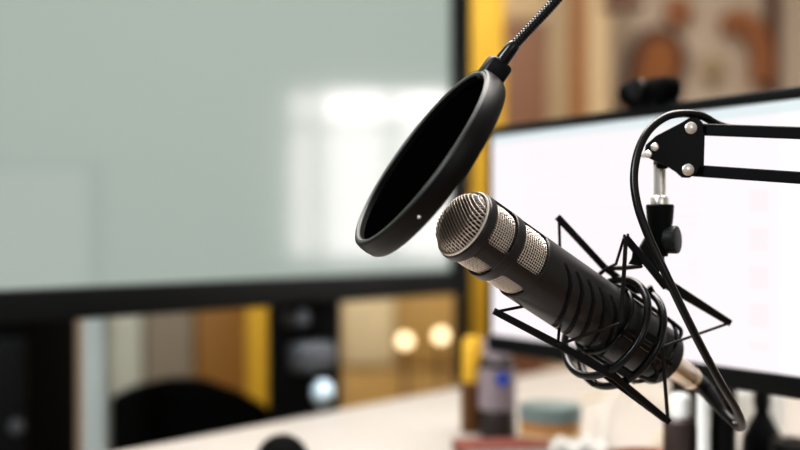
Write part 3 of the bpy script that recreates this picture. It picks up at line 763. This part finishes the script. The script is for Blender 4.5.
# ---- wall and furniture at the back right
D = 4.35
def X(px, D_=D): return (px - 400) * D_ / F
def Z(py, D_=D): return HC - (py - 230) * D_ / F
wd = thing('wardrobe', ((X(503) + X(612)) / 2, D + .1, 0), 'tall wardrobe with brown and cream vertical panels behind the lit monitor', 'wardrobe')
MB().box(((X(492) + X(612)) / 2, D + 0.13, 1.15), X(612) - X(492), 0.22, 2.3, None, 0.005).build('carcass', M['stripe_tan'], wd)
for nm, m, a, b_, z0, z1 in (('door', M['door_brown'], 494, 546, 0.06, Z(22)), ('top_panel', M['stripe_cream'], 494, 546, Z(20), 2.27), ('stile', M['stripe_tan'], 547, 570, .06, 2.27), ('door', M['stripe_rust'], 571, 586, .06, 2.27), ('stile', M['stripe_cream'], 587, 611, .06, 2.27)):
    MB().box(((X(a) + X(b_)) / 2, D + 0.01, (z0 + z1) / 2), X(b_) - X(a), 0.02, z1 - z0, None, 0.003).build(nm, m, wd)
DW = 4.58
def arch_pts(cx, cy, rx, ry, a0, a1, n=30): return [V((X(cx + rx * math.cos(math.radians(a0 + (a1 - a0) * k / n)), DW), DW, Z(cy - ry * math.sin(math.radians(a0 + (a1 - a0) * k / n)), DW))) for k in range(n + 1)]
pk = thing('wall_plaque', (X(657), DW, Z(100)), 'round topped orange wooden plaque with dark rim on wall above the webcam', 'plaque')
poly = arch_pts(657, 60, 29, 32, 0, 180) + [V((X(628), DW, Z(112))), V((X(686), DW, Z(112)))]
MB().prism([p + V((0, -.01, 0)) for p in poly], view, 0.03).build('backing', M['dark_wood'], pk, smooth=False)
poly = arch_pts(657, 64, 19, 25, 0, 180) + [V((X(638), DW, Z(110))), V((X(676), DW, Z(110)))]
MB().prism([p + V((0, -.035, 0)) for p in poly], view, 0.03).build('face', M['orange_wood'], pk, smooth=False)
o = MB().ribbon([p + V((0, -.03, 0)) for p in arch_pts(738, 62, 27, 46, 122, -32)], 0.088, 0.04, (1, 0, 0.01)).build('wall_ornament', M['rust_wood'], base=(X(757), DW, Z(60)))
mb = MB()
ap = arch_pts(736, 62, 34, 50, 118, -30); ip = arch_pts(730, 66, 20, 34, 118, -30)
o.data.clear_geometry()
mb.prism([p + V((0, -.03, 0)) for p in ap] + [p + V((0, -.03, 0)) for p in ip[::-1]], view, 0.04)
bpy.data.objects.remove(o); OBS.pop()
tag(mb.build('wall_ornament', M['rust_wood'], smooth=False, base=(X(757), DW, Z(60))), 'rust brown curved wooden arch on the beige wall at upper right', 'ornament')
tag(MB().ball(V((X(691), DW - .02, Z(1))), 0.055, (1, .4, 1.2)).build('wall_ornament', M['rust_wood'], base=(X(691), DW, Z(1))), 'small round rust brown ornament at the top edge of the wall', 'ornament')
tag(MB().ball(V((X(727), DW - .02, Z(62))), 0.05, (.8, .35, 1.2)).build('wall_ornament', M['stripe_tan'], base=(X(727), DW, Z(62))), 'pale tan oval ornament inside the rust brown arch', 'ornament')
lp = thing('pendant_lamp', (X(622, 3.6), 3.6, ZT), 'dark pendant lamp shade cut off by the top edge of the photo', 'lamp')
zb = Z(8, 3.6)
MB().lathe([(zb, .05), (zb + .002, .07), (zb + .07, .03), (zb + .10, .012), (zb + .10, 0)], (X(622, 3.6), 3.6, 0), UP, 32).build('shade', M['dark_wood'], lp)
MB().tube([(X(622, 3.6), 3.6, zb + .09), (X(622, 3.6), 3.6, ZT)], 0.004, 8).build('flex', M['black_rubber'], lp)
tag(MB().box((X(792), DW + .0, Z(40)), 0.05, 0.03, .55, None, .004).build('wall_batten', M['dark_wood'], base=(X(792), DW, Z(40))), 'dim brown vertical batten on the wall at the right edge', 'batten')

# ================================================================== light
def area(name, loc, target, sx, sy, power, col=(1, 1, 1)):
    l = bpy.data.lights.new(name, 'AREA'); l.shape = 'RECTANGLE'; l.size = sx; l.size_y = sy; l.energy = power; l.color = col
    o = bpy.data.objects.new(name, l); COL.objects.link(o); o.location = loc
    o.rotation_euler = (V(target) - V(loc)).to_track_quat('-Z', 'Y').to_euler(); return o
area('added_ceiling_fill', (0.2, 2.6, ZT - 0.03), (0.2, 2.6, 0), 2.4, 1.6, 40, (1.0, 0.95, 0.88))  # soft overhead light added to fill the room
area('added_key_light', (-1.7, -0.1, 2.3), (0.2, 0.9, 1.0), 1.0, 1.0, 50, (0.95, 0.98, 1.0))  # added key light from the upper left, no window stands there
area('added_front_fill', (0.75, -1.5, 1.75), (0.12, 0.85, 1.0), 1.1, 1.1, 7, (1.0, 0.97, 0.95))  # weak fill added behind the camera to brighten the grille dome
area('added_top_fill', (0.25, 1.25, 2.35), (0.15, 0.86, 1.0), 1.5, 0.7, 42, (1.0, 0.97, 0.95))  # added overhead light to brighten the top of the microphone
wld = bpy.data.worlds.new('daylight'); sc.world = wld; wld.use_nodes = True
wld.node_tree.nodes['Background'].inputs[0].default_value = (0.95, 0.97, 1.0, 1); wld.node_tree.nodes['Background'].inputs[1].default_value = 0.3
sc.view_settings.view_transform = 'Standard'; sc.view_settings.look = 'High Contrast'
sc.cycles.use_denoising = True
for o in OBS:
    if 'o' in o: del o['o']
